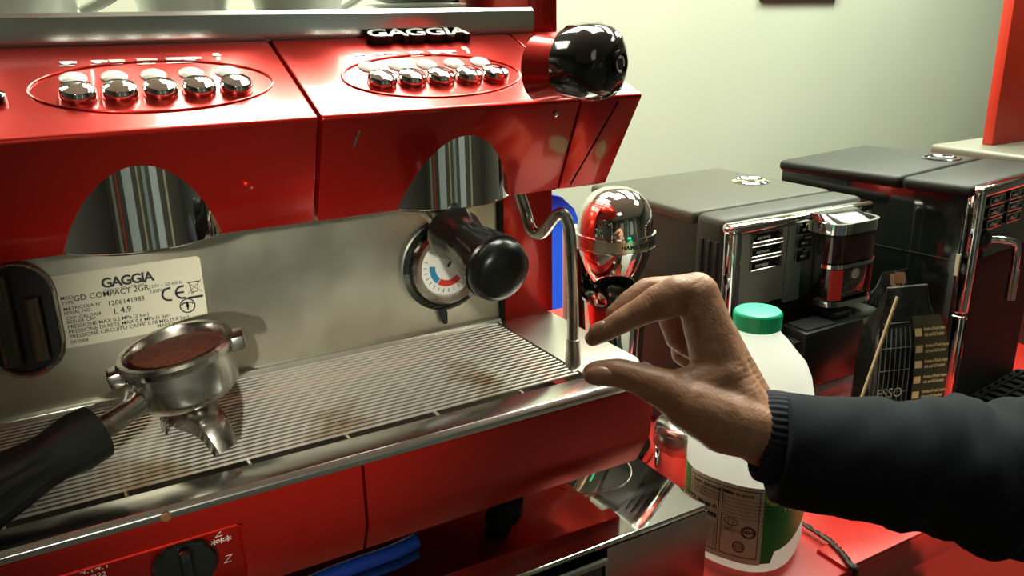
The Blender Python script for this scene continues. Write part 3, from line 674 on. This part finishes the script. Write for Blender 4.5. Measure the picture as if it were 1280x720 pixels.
ar = B().tube(smoothpath([T((q0+.13,rf-.01,-.885)), T((q0+.18,rf-.05,-.885)), T((q0+.235,rf-.08,-.905)), T((q0+.255,rf-.085,-.96)), T((q0+.262,rf-.085,-1.13))],6), .016, 14).build('steam_pipe', CHROME, rm)
B().lathe(T((q0+.12,rf+.0,-.885)), (0,-1,0), [(.04,0),(.04,.02),(.025,.03)], 20).build('pipe_joint', BLK, rm)
B().tube([T((q0+.262,rf-.085,-1.02)), T((q0+.264,rf-.085,-1.15))], .020, 14).build('pipe_sleeve', STEEL, ar)
tr = B(); tr.box(q0+.06, q1, rf-.34, rf, CZ, CZ+.07, bev=.01, tf=T); tro = tr.build('drip_tray', BLKM, rm)
for k in range(9): B().box(q0+.08+.07*k, q0+.093+.07*k, rf-.32, rf-.02, CZ+.07, CZ+.082, tf=T).build('tray_bar', BLK, tro)
for k in range(5): B().box(q0+.08, q1-.02, rf-.31+.065*k, rf-.298+.065*k, CZ+.07, CZ+.081, tf=T).build('tray_bar', BLK, tro)
B().tube([T((q0+.0,rf-.032,-1.62)),T((q0+.02,rf-.032,-1.2))], .004, 6).build('corner_joint', BLK, rm)
B().box(q0-.004, q0+.0, rf+.02, rf+.035, -1.02, -.93, tf=T).build('corner_catch', CREAM, rm)
# third one and the red board on it
TZ = -.70
e0 = onZ(1162,180,TZ)
th = thing('bean_coffee_machine', (e0.x+.45, 2.5, CZ), 'black coffee machine with silver lid farthest right beneath the red board', 'coffee machine')
B().box(e0.x, e0.x+.80, e0.y-.95, e0.y, TZ-.06, TZ, bev=.022, seg=4).build('lid', mat('silver_lid', (.16,.158,.12), .45, .2), th)
B().box(e0.x+.025, e0.x+.77, e0.y-.9, e0.y-.02, CZ, TZ-.06, bev=.01).build('body', BLKG, th)
B().box(e0.x+.12, e0.x+.60, e0.y-.915, e0.y-.895, -1.05, TZ-.08, bev=.01).build('control_panel', GREYS, th)
B().box(e0.x+.1, e0.x+.62, e0.y-1.1, e0.y-.9, CZ, CZ+.08, bev=.01).build('drip_tray', BLKM, th)
rb0 = onZ(1240,182,TZ)
tag(B().box(rb0.x, rb0.x+.62, rb0.y, rb0.y+.06, TZ, .35, bev=.006).build('display_board', REDB), 'tall red board standing on the silver lidded machine', 'board')
# ---------------------------------------------------------------- coffee bags
def pillow(name, base, w, d, h, top, m, label, rot, lean=0, cat='bag'):
    t = thing(name, base, label, cat)
    bx_, by_, bz_ = base; c, s = math.cos(rot), math.sin(rot); b = B(); loops = []
    prof = [(0,1.,.85),(.04,1.02,1.),(.3,1.0,1.02),(.6,.98,.98),(.76,.96,.85),(.85,.86,.60),(.90,.70,.34),(.95,.62,.22),(1.,.58,.10)]
    def P(u, v, k, off=0):
        k = min(1., max(0., k)); z = k*h
        for (k0,a0,b0),(k1,a1,b1) in zip(prof, prof[1:]):
            if k <= k1+1e-6:
                f = (k-k0)/(k1-k0); sx = a0+(a1-a0)*f; sy = b0+(b1-b0)*f; break
        x, y = u*(w/2*sx+off), v*(d/2*sy+off); y += lean*z
        return (bx_+x*c-y*s, by_+x*s+y*c, bz_+z)
    n = 40
    for k, _, _ in prof:
        l = []
        for i in range(n):
            a = 2*PI*i/n; cc, ss = math.cos(a), math.sin(a)
            u = math.copysign(abs(cc)**.45, cc); v = math.copysign(abs(ss)**.45, ss)
            if k > .8: u += .02*math.sin(7*a)
            l.append(P(u, v*(1+.05*math.sin(9*a+k*11)), k))
        loops.append(l)
    b.loft(loops); b.build('bag_body', m, t)
    return t, P
cb, P = pillow('coffee_bag', (2.500,1.695,CZ), .27, .17, .79, 1, FOIL, 'black coffee bag with gold print standing between the two bean machines', -.30)
b = B()           # bronze side panel
vals = [k/12 for k in range(11)]
b.loft([[P(-.02+1.0*i/6, -1.0-.02+(.0 if i < 6 else .05), .04+.84*k/10, .006) for i in range(7)] for k in range(11)], cap=False, closed=False)
b.build('bronze_panel', FOILB, cb)
g = B()
for k in range(5):
    z = .80-.070*k
    f = lambda u, v, w: P(.10+u/.14, -1.02, z+v/.80, .009)
    q = B(); q.face(q.vs([f(-.015,0,0), f(.012,0,0), f(.012,.026,0), f(-.015,.026,0)])); q.build('gold_square', GOLD, cb, smooth=0)
    for j, tx in enumerate(('Aroma of fresh beans', 'rich and full bodied')): g.text(tx, .012, lambda u, v, w: f(.022+u*.62, .017-.019*j+v, 0), bold=.04)
g.build('gold_print', GOLD, cb, smooth=0); g = B()
g.text('dark roast', .02, lambda u, v, w: P(.15+u/.14, -1.02, .40+v/.80, .009), bold=.02)
g.build('roast_print', GOLD, cb, smooth=0)
g = B()
for k in range(7): g.tube([P(-.98+.14*k, -1.03, z, .004) for z in (.05,.25,.45,.65,.76,.84)], .0017, 4)
for k in range(9): g.tube([P(u, -1.03, .06+.1*k, .004) for u in (-.98,-.6,-.3,-.12)], .0017, 4)
g.build('grid_print', mat('grey_print', (.13,.15,.12), .5), cb, smooth=0)
g = B(); g.text('ESSO', .036, lambda u, v, w: P(-1.0+u/.16, -1.04, .54+v/.80, .008)); g.text('FORTE', .026, lambda u, v, w: P(-.86+u/.16, -1.04, .46+v/.80, .008), space=1.15)
g.build('name_print', mat('pale_print', (.55,.54,.42), .5), cb, smooth=0)
cb2, P2 = pillow('coffee_bag', (3.005,2.10,CZ), .25, .14, .66, 1, FOIL, 'darker coffee bag with yellow lettering half hidden behind the front bag', -.1)
g = B(); g.text('vita l', .06, lambda u, v, w: P2(-.62+u/.2, -1.03, .86+v/.62, .012), bold=.05); g.build('yellow_print', mat('amber_print', (.55,.30,.05), .5), cb2, smooth=0)
b = B(); b.loft([[P2(-.6+.2*i, -1.0, .93+.05*k, .012+.012*math.sin(2*i)) for i in range(5)] for k in range(3)], cap=False, closed=False); b.build('folded_top', mat('tan_foil', (.40,.24,.13), .4), cb2)
p0, p1 = at(1122,371,2.62), at(1072,512,2.60)
tag(B().tube([p0,p1], .0055, 8).build('wooden_stick', WOOD), 'thin pale wooden stick leaning in front of the black coffee bag', 'stick')
# ---------------------------------------------------------------- brown cord over the counter
cp = [onZ(1000,650,CZ+.012), onZ(1022,666,CZ+.026), onZ(1040,678,CZ+.026), onZ(1056,695,CZ+.026), onZ(1064,707,CZ+.028)]
cp[0] = Vector((2.06, 1.80, CZ+.026)); e = onY(1069,716,1.42); cp += [Vector((e.x,1.418,CZ-.005)), Vector((e.x+.01,1.415,CZ-.2)), Vector((e.x+.02,1.415,-2.4))]
co = thing('twisted_cord', cp[3], 'thin brown twisted cord hanging over the counter edge beside the bottle', 'cord')
sp = smoothpath(cp, 14)
for ph in (0, PI):
    pts = []
    for i, p in enumerate(sp): pts.append(p + Vector((math.cos(i*.9+ph), math.sin(i*.9+ph), .4*math.sin(i*.9+ph)))*.006)
    B().tube(pts, .006, 8).build('strand', CORD, co)
# ---------------------------------------------------------------- blue chair beyond the counter
k0 = at(700, 247, 7.0)
chx, chy = k0.x-.58, k0.y
bc = thing('blue_chair', (chx, chy-.5, ZF), 'blue moulded plastic chair standing beyond the counter by the wall', 'chair')
b = B(); top = k0.z
def shell(z, hw, y): return [(chx+hw*math.sin(-1+2*k/12), y-.12+.18*math.cos(-1+2*k/12), z) for k in range(13)] + [(chx+(hw-.02)*math.sin(1-2*k/12), y-.17+.18*math.cos(1-2*k/12), z) for k in range(13)]
b.loft([shell(top-1.75,.70,chy-.25), shell(top-1.2,.80,chy-.15), shell(top-.6,.86,chy-.05), shell(top-.25,.90,chy), shell(top-.10,.84,chy+.02), shell(top+.02,.68,chy+.02), shell(top+.06,.50,chy+.02)])
b.build('backrest', BLUE, bc)
B().box(chx-.72, chx+.72, chy-1.55, chy-.25, top-1.82, top-1.74, bev=.03).build('seat', BLUE, bc)
for sx in (-.6,.6):
    for dy in (-1.45,-.3): B().tube([(chx+sx,chy+dy,top-1.8),(chx+sx*1.08,chy+dy*1.02,ZF)], .04, 12).build('leg', STEEL, bc)
# picture frame high on the wall
pa, pb = onY(952,0,RY1-.05), onY(1048,0,RY1-.05)
pc = thing('wall_picture', (pa.x, RY1, pa.z), 'dark framed picture high on the pale back wall', 'picture')
B().box(pa.x, pb.x, RY1-.08, RY1, pa.z, pa.z+1.3, bev=.01).build('frame', mat('dark_wood', (.06,.03,.02), .4), pc)
B().box(pa.x+.1, pb.x-.1, RY1-.085, RY1-.078, pa.z+.1, pa.z+1.2).build('print', CREAM, pc)
# ---------------------------------------------------------------- the person's hand and sleeve
pr = thing('person', at(1500, 640, 2.1), 'person in a dark navy sleeve pinching the steam wand tip', 'person')
hb = B()
def capsules(pts):
    """pts: (px, py, distance, radius in px): a chain of round tapered links"""
    Q = [(at(x, y, t), r*t/F) for x, y, t, r in pts]
    for (p, r), (q, s) in zip(Q, Q[1:]):
        d = q-p; L = d.length; n = 9
        hb.lathe(p, d, [(r*math.sin(PI/2*k/n)*.999+1e-4, -r*math.cos(PI/2*k/n)) for k in range(n)] + [(r+(s-r)*k/4, L*k/4) for k in range(5)] +
                 [(s*math.cos(PI/2*k/n)+1e-4, L+s*math.sin(PI/2*k/n)) for k in range(1, n+1)], 20)
capsules([(1010,556,2.20,40),(960,545,2.20,41),(930,525,2.19,43),(905,480,2.19,36),(890,425,2.19,32),(872,368,2.19,27)])      # radial side of palm
capsules([(1010,556,2.24,40),(935,520,2.25,40),(900,440,2.25,32),(870,368,2.25,25)])
capsules([(935,520,2.30,38),(900,440,2.31,30),(872,378,2.31,22)])
capsules([(935,525,2.34,34),(903,455,2.36,27),(875,395,2.36,20)])
capsules([(940,535,2.17,40),(905,525,2.15,42),(868,508,2.14,36),(835,488,2.15,27),(800,474,2.165,20.5),(772,466,2.18,18.5),(748,466,2.19,16),(741,467,2.19,13.5)])   # thumb
capsules([(900,470,2.18,34),(868,482,2.16,26),(845,484,2.16,22)])                                                         # web
capsules([(872,366,2.19,26),(846,366,2.19,23),(822,378,2.195,21.5),(800,390,2.20,18),(775,403,2.205,15.5),(752,416,2.21,13),(741,423,2.215,10.5)])   # index
capsules([(812,391,2.19,13),(836,383,2.185,16)])
capsules([(868,368,2.26,24),(838,362,2.30,18),(808,362,2.31,15),(786,376,2.30,13),(768,392,2.29,11)])                         # middle
capsules([(872,378,2.32,21),(838,398,2.36,16),(846,424,2.35,14),(868,440,2.33,12)])                                         # ring
capsules([(876,394,2.37,19),(850,418,2.41,14),(852,444,2.39,12.5),(874,458,2.36,11)])                                       # little finger
ho = hb.build('hand', SKIN, pr, smooth=0)
md = ho.modifiers.new('r', 'REMESH'); md.mode = 'VOXEL'; md.voxel_size = .0016
m2 = ho.modifiers.new('s', 'SMOOTH'); m2.factor = .5; m2.iterations = 9
me = bpy.data.meshes.new_from_object(ho.evaluated_get(bpy.context.evaluated_depsgraph_get()))
ho.modifiers.clear(); old = ho.data; ho.data = me; bpy.data.meshes.remove(old); me.name = 'hand'
CR = [  # joint centre, direction along the finger, half length, pitch, depth (metres)
    (at(812,372,2.17), at(850,362,2.19)-at(775,403,2.205), .014, .0034, .00045),
    (at(868,346,2.17), at(905,440,2.2)-at(850,340,2.2), .012, .0042, .0003),
    (at(784,394,2.18), at(812,380,2.19)-at(760,410,2.205), .008, .0026, .0003),
    (at(792,470,2.13), at(840,488,2.15)-at(755,466,2.19), .011, .0034, .00035),
    (at(845,430,2.30), Vector((0,0,1)), .016, .0050, .0005),
    (at(938,470,2.16), at(950,540,2.18)-at(915,430,2.2), .024, .0052, .0004)]
CR = [(U(c)-BASE['person'], Vector(d).normalized(), h, p, a) for c, d, h, p, a in CR]
from mathutils import noise as mnoise
nrm = [v.normal.copy() for v in me.vertices]
for v, nn in zip(me.vertices, nrm):
    dz_ = .0005*mnoise.noise(v.co*90)
    for c, d, h, p, a in CR:
        q = v.co - c; L2 = q.length
        if L2 < h*1.8:
            sgm = q.dot(d) + .0012*mnoise.noise(v.co*160)
            dz_ -= a*max(0, 1-abs(q.dot(d))/h)*max(0, 1-L2/(h*1.8))**.5*(abs(math.sin(PI*sgm/p))**-.35 - 1. if abs(math.sin(PI*sgm/p)) > .02 else 3.)
    v.co += nn*dz_
me.polygons.foreach_set('use_smooth', [True]*len(me.polygons))
def nail(c, along, out, l, w):
    c = Vector(c); a = Vector(along).normalized(); o = Vector(out); o = (o-a*o.dot(a)).normalized(); s = a.cross(o)
    b = B(); b.ell((0,0,0), l, w, .006, 20, 8, tf=lambda q: c + a*q.x + s*q.y + o*(q.z - .35*q.y*q.y/w)); return b.build('nail', NAIL, pr, smooth=60)
nail(at(749,467,2.155), at(740,467,2.16)-at(765,467,2.15), at(749,462,2.0)-at(749,467,2.155), .036, .022)
nail(at(746,410,2.19), at(738,417,2.2)-at(757,403,2.2), at(740,402,2.12)-at(746,411,2.19), .026, .016)
# ribbed cuff
def ring(px, py, t, r, axis, n=96, sq_=1., fn=None):
    c = at(px, py, t); w = Vector(axis).normalized(); u = (Vector((0,0,1)) - w*w.z).normalized(); v = w.cross(u)
    return [c + (u*math.cos(2*PI*k/n) + v*sq_*math.sin(2*PI*k/n))*(r*t/F)*(fn(2*PI*k/n) if fn else 1) for k in range(n)]
axs = at(1280,594,2.15) - at(955,545,2.2)
rbf = lambda a: 1 + .022*math.cos(40*a) + .01*math.sin(5*a)
b = B(); b.loft([ring(x, y, 2.2, r, axs, 160, .92, rbf) for x, y, r in ((950,543,47),(946,542,52),(950,543,56),(960,545,58),(972,547,58.5),(985,551,59))], cap=False)
b.build('cuff', CUFF, pr, smooth=80)
random.seed(11)
stn = [(968,556,2.19,62),(972,558,2.19,69),(990,562,2.19,72),(1030,569,2.185,74),(1080,573,2.18,77),(1130,580,2.17,82),(1180,585,2.165,88),(1215,590,2.16,94),(1250,593,2.155,99),(1290,598,2.15,105),(1340,606,2.15,112),(1420,622,2.15,120),(1520,640,2.15,128),(1640,664,2.12,140),(1760,690,2.06,150)]
cols = list(zip(*stn)); K = 5
X_, Y_, T_, R_ = [interp(list(c), K) for c in cols]
def fold(i):
    def f(a):
        x = X_[i]
        k = max(0, min(1, (x-990)/250))
        return 1 + k*(.050*math.sin(x*.055+1.6*math.sin(a+.5)+a) + .040*math.sin(x*.115+2.6*math.cos(a+1)) + .020*math.sin(x*.21+3*math.sin(2*a)) + .018*math.sin(3*a+x*.03)) + .010*math.sin(4*a+x*.05)+.006*math.sin(7*a+x*.09)
    return f
b = B()
loops = [ring(972,557,2.19,58,axs,72,.95)] + [ring(X_[i], Y_[i], T_[i], R_[i], axs, 72, .95, fold(i)) for i in range(len(X_))]
b.loft(loops); b.build('sleeve', NAVY, pr, smooth=80)
